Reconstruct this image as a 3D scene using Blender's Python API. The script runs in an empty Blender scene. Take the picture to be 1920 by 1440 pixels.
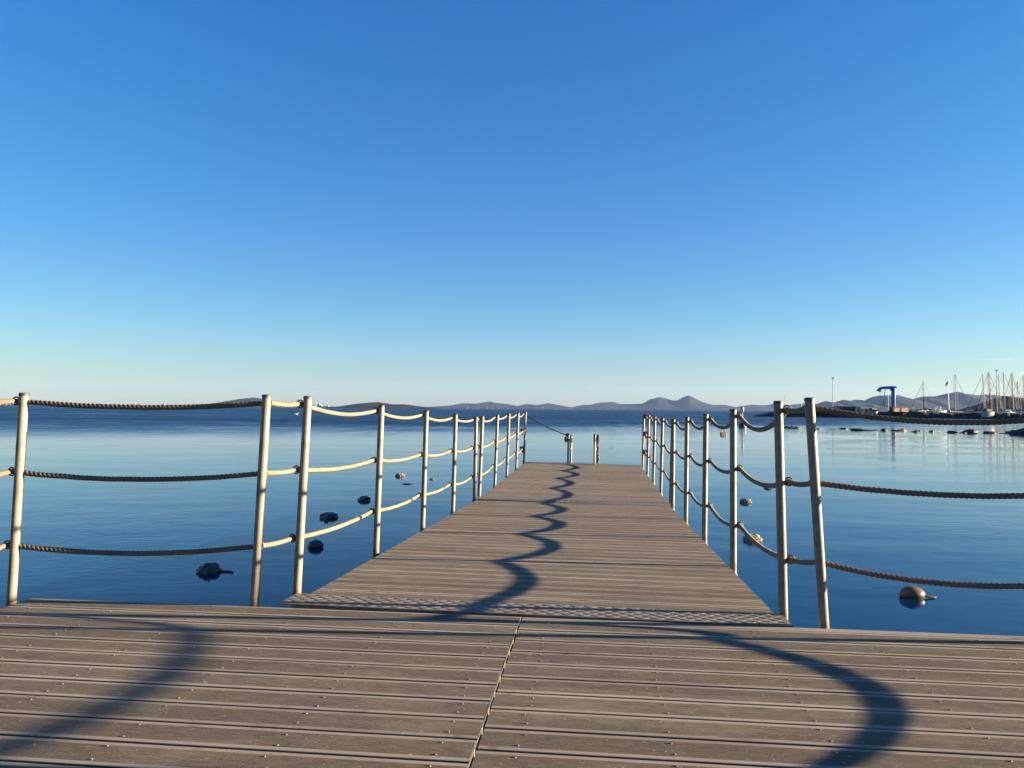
import bpy, math, random
from math import sin, cos, pi, radians, sqrt, atan2
from mathutils import Vector, Matrix, noise
random.seed(7)
S = bpy.context.scene
COL = S.collection

# ------------------------------------------------------------------ camera
EYE = 0.964                      # eye height over the deck (z = 0)
WATER = -0.65
F = 1400.0 / 1920.0              # focal length / image width
YAW, PITCH, ROLL = radians(6.3), math.atan(46.5 / 1400), math.atan(.0075)
fw = Vector((-sin(YAW) * cos(PITCH), cos(YAW) * cos(PITCH), sin(PITCH)))
r0 = Vector((cos(YAW), sin(YAW), 0)); u0 = r0.cross(fw)
RT = cos(ROLL) * r0 + sin(ROLL) * u0
UP = -sin(ROLL) * r0 + cos(ROLL) * u0
cam = bpy.data.cameras.new('camera'); camo = bpy.data.objects.new('camera', cam); COL.objects.link(camo)
camo.matrix_world = Matrix(((RT.x, UP.x, -fw.x, 0), (RT.y, UP.y, -fw.y, 0), (RT.z, UP.z, -fw.z, EYE), (0, 0, 0, 1)))
cam.sensor_width = 36; cam.lens = 36 * F; cam.clip_start = .05; cam.clip_end = 60000
S.camera = camo

# ------------------------------------------------------------------ light
SUN_AZ, SUN_EL = radians(85.25), radians(9.15)     # azimuth clockwise from +Y
w = bpy.data.worlds.new('World'); S.world = w; w.use_nodes = True
N = w.node_tree.nodes; L = w.node_tree.links
bg = N['Background']; bg.inputs[1].default_value = .05
sky = N.new('ShaderNodeTexSky'); sky.sky_type = 'NISHITA'; sky.sun_disc = False
sky.sun_elevation = SUN_EL; sky.sun_rotation = SUN_AZ
sky.air_density = 1.0; sky.dust_density = .25; sky.ozone_density = 3.0
hsv = N.new('ShaderNodeHueSaturation'); hsv.inputs['Saturation'].default_value = 1.25
L.new(sky.outputs[0], hsv.inputs['Color'])
tc = N.new('ShaderNodeTexCoord'); sep = N.new('ShaderNodeSeparateXYZ'); L.new(tc.outputs['Generated'], sep.inputs[0])
def wm(op, a, b=None, c=None):
    n = N.new('ShaderNodeMath'); n.operation = op
    for i, v in enumerate((a, b, c)):
        if v is None: continue
        if isinstance(v, (int, float)): n.inputs[i].default_value = v
        else: L.new(v, n.inputs[i])
    return n.outputs[0]
# tone of a very clear evening: deeper blue overhead, softer glow at the horizon
sc_ = N.new('ShaderNodeSeparateColor'); L.new(hsv.outputs[0], sc_.inputs[0]); cc_ = N.new('ShaderNodeCombineColor')
for i_, (k_, g_) in enumerate(((.665, .98), (.72, .895), (.87, .66))):
    p_ = N.new('ShaderNodeMath'); p_.operation = 'POWER'; L.new(sc_.outputs[i_], p_.inputs[0]); p_.inputs[1].default_value = g_
    q_ = N.new('ShaderNodeMath'); q_.operation = 'MULTIPLY'; L.new(p_.outputs[0], q_.inputs[0]); q_.inputs[1].default_value = k_ * .262 ** (g_ - 1) * .807
    if i_ == 0: red_ = q_.outputs[0]
    o_ = q_.outputs[0]
    if i_ == 2:                  # the glow low down turns from blue to pale cream green
        o_ = wm('MULTIPLY', o_, wm('SUBTRACT', 1.0, wm('MULTIPLY', wm('MULTIPLY', red_, red_), .050)))
    L.new(o_, cc_.inputs[i_])
# a thin wisp of high cloud low over the harbour
cl_az = wm('ARCTAN2', sep.outputs[0], sep.outputs[1])
cl_el = wm('ARCSINE', sep.outputs[2])
CAZ, CEL = radians(27.2), radians(3.42)
cde = wm('DIVIDE', wm('SUBTRACT', cl_el, CEL), .0011)
cda = wm('DIVIDE', wm('SUBTRACT', cl_az, CAZ), .030)
cn = N.new('ShaderNodeTexNoise'); cn.inputs['Scale'].default_value = 1.0; cn.inputs['Detail'].default_value = 3
cmb = N.new('ShaderNodeCombineXYZ'); L.new(wm('MULTIPLY', cl_az, 60), cmb.inputs[0]); L.new(wm('MULTIPLY', cl_el, 700), cmb.inputs[1])
L.new(cmb.outputs[0], cn.inputs['Vector'])
r2 = wm('ADD', wm('MULTIPLY', cde, cde), wm('MULTIPLY', cda, cda))
cmask = wm('MULTIPLY', wm('SUBTRACT', 1.0, wm('MINIMUM', r2, 1.0)), wm('MULTIPLY', cn.outputs['Fac'], 1.5))
mixc = N.new('ShaderNodeMix'); mixc.data_type = 'RGBA'
L.new(cmask, mixc.inputs['Factor']); L.new(cc_.outputs[0], mixc.inputs['A']); mixc.inputs['B'].default_value = (2.5, 2.6, 2.55, 1)
L.new(mixc.outputs['Result'], bg.inputs[0])

sl = bpy.data.lights.new('sun', 'SUN'); sl.energy = 5.0; sl.angle = radians(.5); sl.color = (1, .80, .56)
so = bpy.data.objects.new('sun', sl); COL.objects.link(so)
sd = Vector((sin(SUN_AZ) * cos(SUN_EL), cos(SUN_AZ) * cos(SUN_EL), sin(SUN_EL)))
so.rotation_euler = sd.to_track_quat('Z', 'Y').to_euler()
so.location = (40, 10, 30)
S.view_settings.view_transform = 'Standard'; S.view_settings.look = 'None'
S.view_settings.exposure = 2.70; S.view_settings.gamma = 1; S.view_settings.use_curve_mapping = False
S.cycles.max_bounces = 6; S.cycles.volume_bounces = 0; S.cycles.caustics_reflective = False; S.cycles.caustics_refractive = False

# ------------------------------------------------------------------ helpers
def at(px, Y, z=None, py=770):
    """world point on the line of sight of photo column px, at world depth Y"""
    d = fw + RT * ((px - 960) / 1400) - UP * ((py - 720) / 1400)
    p = Vector((0, 0, EYE)) + d * (Y / d.y)
    if z is not None: p.z = z
    return p
def zat(px, py, Y): return at(px, Y, None, py).z

class MB:
    def __init__(s): s.v = []; s.f = []; s.m = []; s.smooth = []
    def add(s, vs, fs, mi=0, sm=False):
        o = len(s.v); s.v += [tuple(v) for v in vs]
        for f in fs: s.f.append([i + o for i in f]); s.m.append(mi); s.smooth.append(sm)
    def box(s, c, d, mi=0, M=None, taper=(1, 1)):
        x, y, z = c; a, b, h = d[0] / 2, d[1] / 2, d[2] / 2
        vs = []
        for k, t in ((-1, (1, 1)), (1, taper)):
            for i, j in ((-1, -1), (1, -1), (1, 1), (-1, 1)):
                vs.append(Vector((x + i * a * t[0], y + j * b * t[1], z + k * h)))
        if M: vs = [M @ v for v in vs]
        s.add(vs, [[3, 2, 1, 0], [4, 5, 6, 7], [0, 1, 5, 4], [1, 2, 6, 5], [2, 3, 7, 6], [3, 0, 4, 7]], mi)
    def bevbox(s, c, d, b=.01, mi=0):
        x, y, z = c; X, Y, Z = d[0] / 2, d[1] / 2, d[2] / 2
        rings = []
        for zz, o in ((-Z, b), (-Z + b, 0), (Z - b, 0), (Z, b)):
            a, e = X - o, Y - o
            rings.append([(x + p, y + q, z + zz) for p, q in ((-a + b, -e), (a - b, -e), (a, -e + b), (a, e - b), (a - b, e), (-a + b, e), (-a, e - b), (-a, -e + b))])
        s.rings(rings, mi, cap=True)
    def rings(s, rings, mi=0, cap=True, sm=False, closed=False):
        n = len(rings[0]); vs = [v for r in rings for v in r]; fs = []
        R = len(rings)
        for i in range(R if closed else R - 1):
            for j in range(n):
                a, b = i * n + j, i * n + (j + 1) % n
                c, d = ((i + 1) % R) * n + (j + 1) % n, ((i + 1) % R) * n + j
                fs.append([a, b, c, d])
        s.add(vs, fs, mi, sm)
        if cap and not closed:
            s.add(rings[0], [list(range(n))[::-1]], mi); s.add(rings[-1], [list(range(n))], mi)
    def tube(s, pts, r, n=8, mi=0, cap=True, closed=False, sm=True):
        pts = [Vector(p) for p in pts]; K = len(pts); rr = r if isinstance(r, (list, tuple)) else [r] * K
        up = None; rings = []
        for i in range(K):
            if closed: t = pts[(i + 1) % K] - pts[i - 1]
            else: t = pts[min(i + 1, K - 1)] - pts[max(i - 1, 0)]
            t.normalize()
            if up is None: up = Vector((0, 0, 1)) if abs(t.z) < .9 else Vector((0, 1, 0))
            a = (up - t * up.dot(t)).normalized(); up = a; b = t.cross(a)
            rings.append([pts[i] + (a * cos(2 * pi * k / n) + b * sin(2 * pi * k / n)) * rr[i] for k in range(n)])
        s.rings(rings, mi, cap, sm, closed)
    def torus(s, c, ax, R, r, n=12, m=6, mi=0):
        ax = Vector(ax).normalized(); a = ax.orthogonal().normalized(); b = ax.cross(a)
        s.tube([Vector(c) + (a * cos(2 * pi * k / n) + b * sin(2 * pi * k / n)) * R for k in range(n)], r, m, mi, closed=True)
    def lathe(s, prof, c=(0, 0, 0), n=12, mi=0, sm=True):
        c = Vector(c)
        s.rings([[c + Vector((r * cos(2 * pi * k / n), r * sin(2 * pi * k / n), z)) for k in range(n)] for r, z in prof], mi, True, sm)
    def rope(s, pts, r, lay, n=12, mi=0, spin=0):
        """three-strand laid rope along pts (already densely sampled)"""
        pts = [Vector(p) for p in pts]; K = len(pts); up = None; rings = []; dist = 0
        for i in range(K):
            t = (pts[min(i + 1, K - 1)] - pts[max(i - 1, 0)]).normalized()
            if i: dist += (pts[i] - pts[i - 1]).length
            if up is None: up = Vector((0, 0, 1)) if abs(t.z) < .9 else Vector((0, 1, 0))
            a = (up - t * up.dot(t)).normalized(); up = a; b = t.cross(a)
            ph = 2 * pi * dist / lay + spin; ring = []
            for k in range(n):
                th = 2 * pi * k / n
                q = abs(sin(1.5 * (th - ph)))            # three lobes
                rad = r * (.54 + .50 * q ** .55)
                ring.append(pts[i] + (a * cos(th) + b * sin(th)) * rad)
            rings.append(ring)
        s.rings(rings, mi, True, True)
    def build(s, name, mats, parent=None, loc=None):
        me = bpy.data.meshes.new(name); me.from_pydata(s.v, [], s.f)
        me.polygons.foreach_set('material_index', s.m); me.polygons.foreach_set('use_smooth', s.smooth)
        for m in (mats if isinstance(mats, (list, tuple)) else [mats]): me.materials.append(m)
        me.update(); o = bpy.data.objects.new(name, me); COL.objects.link(o)
        if parent: o.parent = parent
        if loc: o.location = loc
        return o

def tag(o, label=None, cat=None, group=None, kind=None):
    if label: o['label'] = label
    if cat: o['category'] = cat
    if group: o['group'] = group
    if kind: o['kind'] = kind
    return o
def empty(name, loc, label, cat, group=None, rot=(0, 0, 0)):
    o = bpy.data.objects.new(name, None); COL.objects.link(o); o.location = loc; o.rotation_euler = rot
    o.empty_display_size = .2
    return tag(o, label, cat, group)

# ------------------------------------------------------------------ materials
class Mat:
    def __init__(s, name, col=(.5, .5, .5), rough=.6, metal=0, spec=.5):
        s.m = bpy.data.materials.new(name); s.m.use_nodes = True
        s.N = s.m.node_tree.nodes; s.L = s.m.node_tree.links; s.b = s.N['Principled BSDF']
        s.b.inputs['Base Color'].default_value = (*col, 1); s.b.inputs['Roughness'].default_value = rough
        s.b.inputs['Metallic'].default_value = metal; s.b.inputs['Specular IOR Level'].default_value = spec
    def set(s, n, k, v):
        if isinstance(v, bpy.types.NodeSocket): s.L.new(v, n.inputs[k])
        else: n.inputs[k].default_value = v
    def coord(s, which='Object'):
        return s.N.new('ShaderNodeTexCoord').outputs[which]
    def mapping(s, vec, scale=(1, 1, 1), rot=(0, 0, 0)):
        n = s.N.new('ShaderNodeMapping'); s.L.new(vec, n.inputs[0]); n.inputs['Scale'].default_value = scale; n.inputs['Rotation'].default_value = rot
        return n.outputs[0]
    def noise(s, vec, scale=5, detail=4, rough=.55, dist=0):
        n = s.N.new('ShaderNodeTexNoise'); s.L.new(vec, n.inputs['Vector'])
        for k, v in (('Scale', scale), ('Detail', detail), ('Roughness', rough), ('Distortion', dist)): n.inputs[k].default_value = v
        return n.outputs['Fac']
    def math(s, op, a, b=0.0, c=None):
        n = s.N.new('ShaderNodeMath'); n.operation = op; s.set(n, 0, a); s.set(n, 1, b)
        if c is not None: s.set(n, 2, c)
        return n.outputs[0]
    def rng(s, v, a, b, c=0.0, d=1.0):
        n = s.N.new('ShaderNodeMapRange'); s.set(n, 0, v); n.interpolation_type = 'SMOOTHSTEP'
        for i, k in enumerate((a, b, c, d)): s.set(n, i + 1, k)
        return n.outputs[0]
    def mix(s, f, a, b):
        n = s.N.new('ShaderNodeMix'); n.data_type = 'RGBA'; s.set(n, 'Factor', f)
        for k, v in (('A', a), ('B', b)):
            if isinstance(v, tuple): n.inputs[k].default_value = (*v, 1)
            else: s.L.new(v, n.inputs[k])
        return n.outputs['Result']
    def bump(s, h, strength=.5, dist=.01, nrm=None):
        n = s.N.new('ShaderNodeBump'); s.set(n, 'Height', h); s.set(n, 'Strength', strength); s.set(n, 'Distance', dist)
        if nrm: s.L.new(nrm, n.inputs['Normal'])
        return n.outputs[0]
    def color(s, v): s.set(s.b, 'Base Color', v)
    def rough(s, v): s.set(s.b, 'Roughness', v)
    def normal(s, v): s.set(s.b, 'Normal', v)

def simple(name, c1, c2, scale=6, rough=.6, metal=0, bump=.0, bd=.005, lo=.35, hi=.65, stretch=(1, 1, 1)):
    m = Mat(name, c1, rough, metal)
    v = m.mapping(m.coord(), stretch); n = m.noise(v, scale, 5)
    m.color(m.mix(m.rng(n, lo, hi), c1, c2))
    if bump: m.normal(m.bump(m.noise(v, scale * 3, 4), bump, bd))
    return m.m

PITCHB = .1445                                   # board pitch
def deck_mat(name, grooved):
    m = Mat(name, rough=.8, spec=.04)
    co = m.coord()
    sp = m.N.new('ShaderNodeSeparateXYZ'); m.L.new(co, sp.inputs[0])
    idx = m.math('FLOOR', m.math('DIVIDE', sp.outputs[1], PITCHB))
    wn = m.N.new('ShaderNodeTexWhiteNoise'); wn.noise_dimensions = '1D'; m.L.new(idx, wn.inputs['W'])
    base_a, base_b = ((.126, .103, .073), (.204, .170, .124)) if grooved else ((.265, .228, .180), (.325, .285, .228))
    c = m.mix(wn.outputs['Value'], base_a, base_b)
    run = m.N.new('ShaderNodeCombineXYZ'); m.L.new(m.math('MULTIPLY', sp.outputs[0], .9), run.inputs[0]); m.L.new(m.math('MULTIPLY', idx, 7.3), run.inputs[1])
    c = m.mix(m.rng(m.noise(run.outputs[0], 1.0, 4, .6), .40, .66, 0, .42), c, (.105, .090, .066))
    # long fibres, worn patches, pale scuffs
    fib = m.noise(m.mapping(co, (3.0, 110, 1)), 3, 6, .75)
    c = m.mix(m.rng(fib, .42, .58, 0, .85 if grooved else .2), c, (.075, .061, .046))
    if grooved: c = m.mix(m.rng(m.noise(m.mapping(co, (5.0, 190, 1)), 3, 4, .7), .52, .66, 0, .5), c, (.27, .235, .185))
    worn = m.noise(m.mapping(co, (1, 2.2, 1)), 1.6, 5, .6)
    c = m.mix(m.rng(worn, .5, .75, 0, .5), c, (.245, .215, .165))
    stain = m.noise(m.mapping(co, (1.3, 2, 1)), 4.2, 6, .65, .6)
    c = m.mix(m.rng(stain, .56, .70, 0, .6), c, (.10, .082, .064))
    salt = m.noise(m.mapping(co, (1.1, 3.5, 1), (0, 0, .3)), 5.5, 7, .72, .3)
    c = m.mix(m.rng(salt, .60, .72, 0, .5), c, (.29, .26, .205))
    spk = m.noise(co, 55, 3, .5)
    c = m.mix(m.rng(spk, .66, .74, 0, .7), c, (.38, .34, .30))
    m.color(c)
    m.rough(m.rng(worn, .3, .7, .55, .75))
    if grooved:
        wv = m.math('SINE', m.math('MULTIPLY', sp.outputs[1], 2 * pi / .0052))
        h = m.math('ADD', m.math('MULTIPLY', wv, .5), m.math('MULTIPLY', m.noise(m.mapping(co, (6, 160, 1)), 3, 4), 2.2))
        m.normal(m.bump(h, .9, .0011))
    else:
        m.normal(m.bump(m.noise(m.mapping(co, (4, 60, 1)), 4, 4), .35, .002))
    return m.m
M_groove, M_strip = deck_mat('deck_grooved_board', True), deck_mat('deck_smooth_edge', False)
M_screw = simple('screw_steel', (.15, .13, .10), (.09, .075, .055), 80, .5, .2)
M_trim = simple('pale_joint_trim', (.34, .28, .21), (.24, .19, .14), 12, .5, .1)
M_plate = simple('worn_tread_plate', (.142, .119, .090), (.105, .088, .067), 9, .6, .1, .25, .002)
M_beam = simple('weathered_beam', (.16, .13, .10), (.10, .085, .07), 5, .7, 0, .3, .004, stretch=(1, 1, 4))
M_float = simple('pontoon_plastic', (.10, .10, .10), (.16, .16, .15), 4, .55)
def post_mat():
    m = Mat('galvanised_tube', rough=.5, metal=.0, spec=.25)
    co = m.coord()
    a = m.noise(co, 16, 5, .6); b = m.noise(m.mapping(co, (30, 30, 3)), 2.0, 4)
    c = m.mix(m.rng(a, .35, .7), (.195, .174, .143), (.125, .112, .093))
    c = m.mix(m.rng(b, .58, .75, 0, .65), c, (.08, .064, .048))
    sp = m.N.new('ShaderNodeSeparateXYZ'); m.L.new(co, sp.inputs[0])
    low = m.math('MULTIPLY', m.rng(sp.outputs[2], .10, -.02), m.rng(a, .4, .6))
    c = m.mix(m.math('MULTIPLY', low, .7), c, (.11, .06, .03))
    m.color(c); m.b.inputs['Metallic'].default_value = .1
    m.rough(m.rng(a, .3, .7, .38, .6)); m.normal(m.bump(a, .15, .002))
    return m.m
M_post = post_mat()
M_cap = simple('black_cap', (.025, .022, .02), (.05, .045, .04), 30, .5)
M_ring = simple('rusted_ring', (.06, .045, .035), (.12, .075, .045), 60, .6, .5)
def rope_mat(name, a, b, d):
    m = Mat(name, rough=.85, spec=.2); co = m.coord()
    n1 = m.noise(co, 9, 5, .6); n2 = m.noise(co, 160, 3, .6)
    c = m.mix(m.rng(n1, .3, .7), a, b); c = m.mix(m.rng(n2, .5, .8, 0, .5), c, d)
    m.color(c); m.normal(m.bump(n2, .5, .003)); return m.m
M_rope = rope_mat('pale_hemp_rope', (.19, .156, .108), (.15, .122, .083), (.09, .071, .046))
M_ropedk = rope_mat('shade_toned_hemp_rope', (.155, .110, .070), (.115, .080, .050), (.06, .042, .027))  # same hemp as M_rope, darkened: shade on the platform ropes put into the colour
M_blackrope = rope_mat('dark_cord', (.012, .011, .010), (.02, .018, .016), (.008, .008, .008))
M_chrome = simple('brushed_steel', (.22, .20, .17), (.14, .12, .10), 10, .35, .5)
M_brass = simple('brass_padlock', (.13, .105, .065), (.09, .07, .045), 60, .5, .4)

# ------------------------------------------------------------------ water
def water_mat():
    m = Mat('lagoon_water', (0, .008, .03), .0, 0)
    m.b.inputs['IOR'].default_value = 1.235
    co = m.coord('Object')
    sp = m.N.new('ShaderNodeSeparateXYZ'); m.L.new(co, sp.inputs[0]); X, Y = sp.outputs[0], sp.outputs[1]
    # wind: calm near the jetty and in the lee of the quay, ruffled further out
    edge = m.noise(m.mapping(co, (.006, .016, 1)), 1.0, 4, .55)
    lee = m.math('MULTIPLY', m.math('MAXIMUM', X, -30), .9)
    dist = m.math('SUBTRACT', Y, lee)
    dist = m.math('ADD', dist, m.math('MULTIPLY', m.math('SUBTRACT', edge, .5), 60))
    wind = m.rng(dist, 36, 100)
    streak = m.noise(m.mapping(co, (.004, .03, 1), (0, 0, .2)), 1.0, 5, .6, .4)
    wind = m.math('MULTIPLY', wind, m.rng(streak, .25, .55, .7, 1))
    gust = m.noise(m.mapping(co, (.035, .075, 1), (0, 0, .1)), 1.0, 6, .62, .5)
    wind = m.math('MULTIPLY', wind, m.rng(gust, .36, .60, .75, 1.12))
    catp = m.noise(m.mapping(co, (.65, .16, 1), (0, 0, .06)), 1.0, 4, .6, .3)
    wind = m.math('MULTIPLY', wind, m.rng(catp, .36, .62, .80, 1.15))
    # lazy swell, wavelets, fine ripples
    swell = m.noise(m.mapping(co, (.16, .42, 1), (0, 0, .15)), 1.0, 2, .45)
    wave = m.noise(m.mapping(co, (.9, 1.5, 1), (0, 0, -.3)), 1.0, 3, .5)
    rip = m.noise(m.mapping(co, (5, 12, 1), (0, 0, -.35)), 1.0, 3, .55)
    ripmask = m.rng(m.noise(m.mapping(co, (.22, .3, 1)), 1.0, 2), .35, .62)
    chop = m.noise(m.mapping(co, (.8, 1.4, 1), (0, 0, .2)), 1.0, 4, .6)
    h = m.math('MULTIPLY', swell, .016)
    h = m.math('ADD', h, m.math('MULTIPLY', wave, .0062))
    h = m.math('ADD', h, m.math('MULTIPLY', m.math('MULTIPLY', rip, ripmask), .0036))
    h = m.math('ADD', h, m.math('MULTIPLY', m.math('MULTIPLY', chop, wind), .33))
    m.normal(m.bump(h, 1.0, 1.0))
    m.rough(m.math('MULTIPLY', wind, .45))
    # sandy shallows make the bottom read slightly paler in patches
    sh = m.noise(m.mapping(co, (.3, .4, 1)), 1.0, 4)
    m.color(m.mix(m.rng(sh, .4, .7), (.0, .016, .055), (.0, .022, .062)))
    return m.m
wt = MB(); R_ = 14000
wt.add([(-R_, -R_, 0), (R_, -R_, 0), (R_, R_, 0), (-R_, R_, 0)], [[0, 1, 2, 3]])
tag(wt.build('water', water_mat(), loc=(0, 0, WATER)), kind='structure')

# ------------------------------------------------------------------ hills
def hill_mat(name, a, b, c):
    m = Mat(name, rough=.95, spec=.1); co = m.coord()
    n = m.noise(co, .012, 6, .62); n2 = m.noise(co, .05, 5, .65)
    k = m.mix(m.rng(n, .38, .62), a, b); k = m.mix(m.rng(n2, .52, .68, 0, .7), k, c)
    m.color(k); return m.m
M_hill = hill_mat('dry_scrub_hill', (.007, .0085, .007), (.013, .0128, .0105), (.004, .005, .0045))
M_island = hill_mat('dark_scrub_island', (.007, .008, .006), (.012, .011, .009), (.004, .005, .004))
def ridge(name, prof, Y, depth, mat, step=3.0, foot=40, rough=.16, seed=0):
    """terrain ridge whose crest follows a skyline of (column, row) at depth Y"""
    pts = [(px, at(px, Y, None, py)) for px, py in prof]
    x0, x1 = prof[0][0], prof[-1][0]; nu = max(12, int((x1 - x0) / step)); nv = 22
    mb = MB(); vs = []
    for j in range(nv + 1):
        v = -1 + 2 * j / nv
        for i in range(nu + 1):
            px = x0 + (x1 - x0) * i / nu
            k = 0
            while k < len(prof) - 2 and prof[k + 1][0] < px: k += 1
            t = (px - prof[k][0]) / (prof[k + 1][0] - prof[k][0]); t = t * t * (3 - 2 * t) * .25 + t * .75
            zt = pts[k][1].z * (1 - t) + pts[k + 1][1].z * t
            zt += (noise.noise(Vector((px * .11, seed, 0))) + .6 * noise.noise(Vector((px * .33, seed, 4)))) * Y / 1400 * .45 * min(1, max(0, zt - WATER) / 20)
            h = max(zt - WATER, 0)
            p = at(px, Y); yy = Y + v * depth; xx = p.x + v * depth * .12
            q = Vector((xx / (depth * .35), yy / (depth * .35), seed))
            nz = noise.fractal(q, 1.0, 2.0, 5)
            fall = (1 - abs(v) ** 1.25)
            zz = h * (fall + rough * nz * (1 - fall) * 2.2 * fall) + h * .035 * noise.noise(q * 5) * (1 - abs(v))
            vs.append((xx, yy, WATER - 2 + max(zz, 0) + (2 if h > .5 and abs(v) < .999 else 0)))
    fs = []
    for j in range(nv):
        for i in range(nu):
            a = j * (nu + 1) + i; fs.append([a, a + 1, a + nu + 2, a + nu + 1])
    mb.add(vs, fs, 0, True)
    return tag(mb.build(name, mat), kind='structure')
ridge('hills', [(398, 765), (418, 757.5), (442, 755.4), (460, 751), (475, 745), (480, 745.4), (490, 750.5), (500, 757), (512, 764)], 4200, 500, M_island, seed=1)
ridge('island', [(660, 765.5), (667, 762.7), (677, 757.5), (690, 755), (708, 754), (719, 755.4), (729, 759.0), (742, 758), (758, 758), (775, 760.6), (790, 765)], 2600, 260, M_island, 2, seed=2)
ridge('hills', [(812, 765.8), (826, 762), (840, 760.7), (857, 760.7), (873, 756), (890, 756.7), (895, 758.3), (907, 755), (918, 752.7), (930, 755.7), (950, 757.3), (973, 762.3), (990, 757.3), (1010, 760), (1027, 755.7), (1047, 759.3), (1073, 764), (1080, 767)], 7600, 900, M_hill, 2, seed=3)
ridge('hills', [(1068, 767), (1075, 764), (1093, 759.3), (1107, 759), (1123, 755), (1150, 753.7), (1163, 757.7), (1203, 757.3), (1220, 748.3), (1237, 744.7), (1247, 746.7), (1263, 751), (1270, 751), (1283, 743.3), (1292, 741.3), (1303, 746.7), (1317, 754), (1337, 759), (1360, 759.3), (1380, 763.3), (1393, 760.7), (1413, 758.7), (1433, 760), (1453, 756.7), (1475, 760), (1500, 757), (1529, 757), (1545, 769)], 8400, 1100, M_hill, 2, seed=4)
ridge('hills', [(1500, 768), (1529, 758), (1549, 751.6), (1562, 754.6), (1581, 750), (1594, 751), (1604, 749.5), (1622, 751), (1640, 743), (1670, 740.4), (1682, 740.8), (1700, 745.4), (1713, 749), (1727, 744), (1755, 742.7), (1778, 737.4), (1794, 735), (1812, 738), (1833, 741), (1851, 739), (1860, 739.7), (1892, 745), (1940, 751), (2010, 747), (2100, 757), (2200, 768)], 6000, 900, M_hill, 2.5, seed=5)
ridge('hills', [(1830, 769), (1851, 759), (1865, 750), (1879, 743), (1892, 742.5), (1906, 745), (1920, 746), (1960, 741), (2040, 746), (2120, 757), (2200, 772)], 1500, 220, M_island, 2, seed=6)

# ------------------------------------------------------------------ platform, ramp, outer jetty
def boards(mb, x0, x1, y0, n, screws, off=0.0):
    """n composite boards laid along x, smooth edge strips and a grooved middle; screw heads sit on them"""
    hw = PITCHB / 2 - .0060; st = .0175
    for i in range(n):
        yc = y0 + off + (i + .5) * PITCHB
        dz = random.uniform(-.0007, .0007); e0, e1 = random.uniform(0, .003), random.uniform(0, .003)
        prof = [(-hw, -.024), (-hw, -.017), (-hw + .011, -.014), (-hw + .011, -.005), (-hw, -.0022), (-hw, -.0012), (-hw + .0012, 0), (-hw + st, 0), (hw - st, 0), (hw - .0012, 0), (hw, -.0012), (hw, -.0022), (hw - .011, -.005), (hw - .011, -.014), (hw, -.017), (hw, -.024)]
        K = len(prof)
        A = [(x0 + e0, yc + y, z + dz) for y, z in prof]; B = [(x1 - e1, yc + y, z + dz) for y, z in prof]
        for k in range(K):
            k2 = (k + 1) % K
            mb.add([A[k], B[k], B[k2], A[k2]], [[0, 1, 2, 3]], 0 if k == 7 else 1)
        mb.add(A, [list(range(K))], 1); mb.add(B, [list(range(K))[::-1]], 1)
        for sx in screws:
            for sy in (-.036, .036):
                if random.random() < .14: continue
                cx, cy = sx + random.uniform(-.008, .008), yc + sy + random.uniform(-.006, .006)
                if not x0 + .01 < cx < x1 - .01: continue
                r = .0037; n_ = 8
                rg = [[(cx + rr * cos(2 * pi * k / n_), cy + rr * sin(2 * pi * k / n_), dz + zz) for k in range(n_)] for rr, zz in ((r, -.002), (r, .0006), (r * .6, .0026), (r * .2, .003))]
                mb.rings(rg, 2)
def checker(x0, x1, y0, y1, z, sy=-1):
    mb = MB()
    mb.bevbox(((x0 + x1) / 2, (y0 + y1) / 2, z - .003), (x1 - x0, y1 - y0, .008), .002)
    p = .034; i = 0; x = x0 + .024
    while x < x1 - .02:
        j = 0; y = y0 + .022
        while y < y1 - .018:
            a = radians(38 if (i + j) % 2 else -38); l, wd, h = .0195, .0032, .0018
            c, s_ = cos(a), sin(a)
            def T(u, v, zz): return (x + u * c - v * s_, y + u * s_ + v * c, z + .0010 + zz)
            vs = [T(-l, 0, 0), T(0, -wd, 0), T(l, 0, 0), T(0, wd, 0), T(-l * .55, 0, h), T(l * .55, 0, h), T(-l * .5, -wd * .8, 0), T(l * .5, -wd * .8, 0), T(l * .5, wd * .8, 0), T(-l * .5, wd * .8, 0)]
            mb.add(vs, [[0, 6, 4], [6, 1, 7, 5, 4], [7, 2, 5], [2, 8, 5], [8, 3, 9, 4, 5], [9, 0, 4]], 0)
            j += 1; y += p
        i += 1; x += p
    return mb

DECKM = [M_groove, M_strip, M_screw]
PXL, PXR, PJ, PY1 = -2.795, 2.17, -.332, 3.487
NB = 50
plat = empty('boarded_platform', (PJ, PY1 - NB * PITCHB, 0), 'wide front platform of grey brown composite boards with a joint down its middle', 'platform')
px0 = plat.location
mb = MB(); boards(mb, PXL - PJ, -.0045, 0, NB, (-2.33, -1.915, -1.50, -1.03, -.56, -.10)); o = mb.build('left_deck_panel', DECKM, plat)
mb = MB(); boards(mb, .0045, PXR - PJ, -.062, NB, (.125, .56, 1.02, 1.485, 1.95, 2.40)); o = mb.build('right_deck_panel', DECKM, plat)
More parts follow.
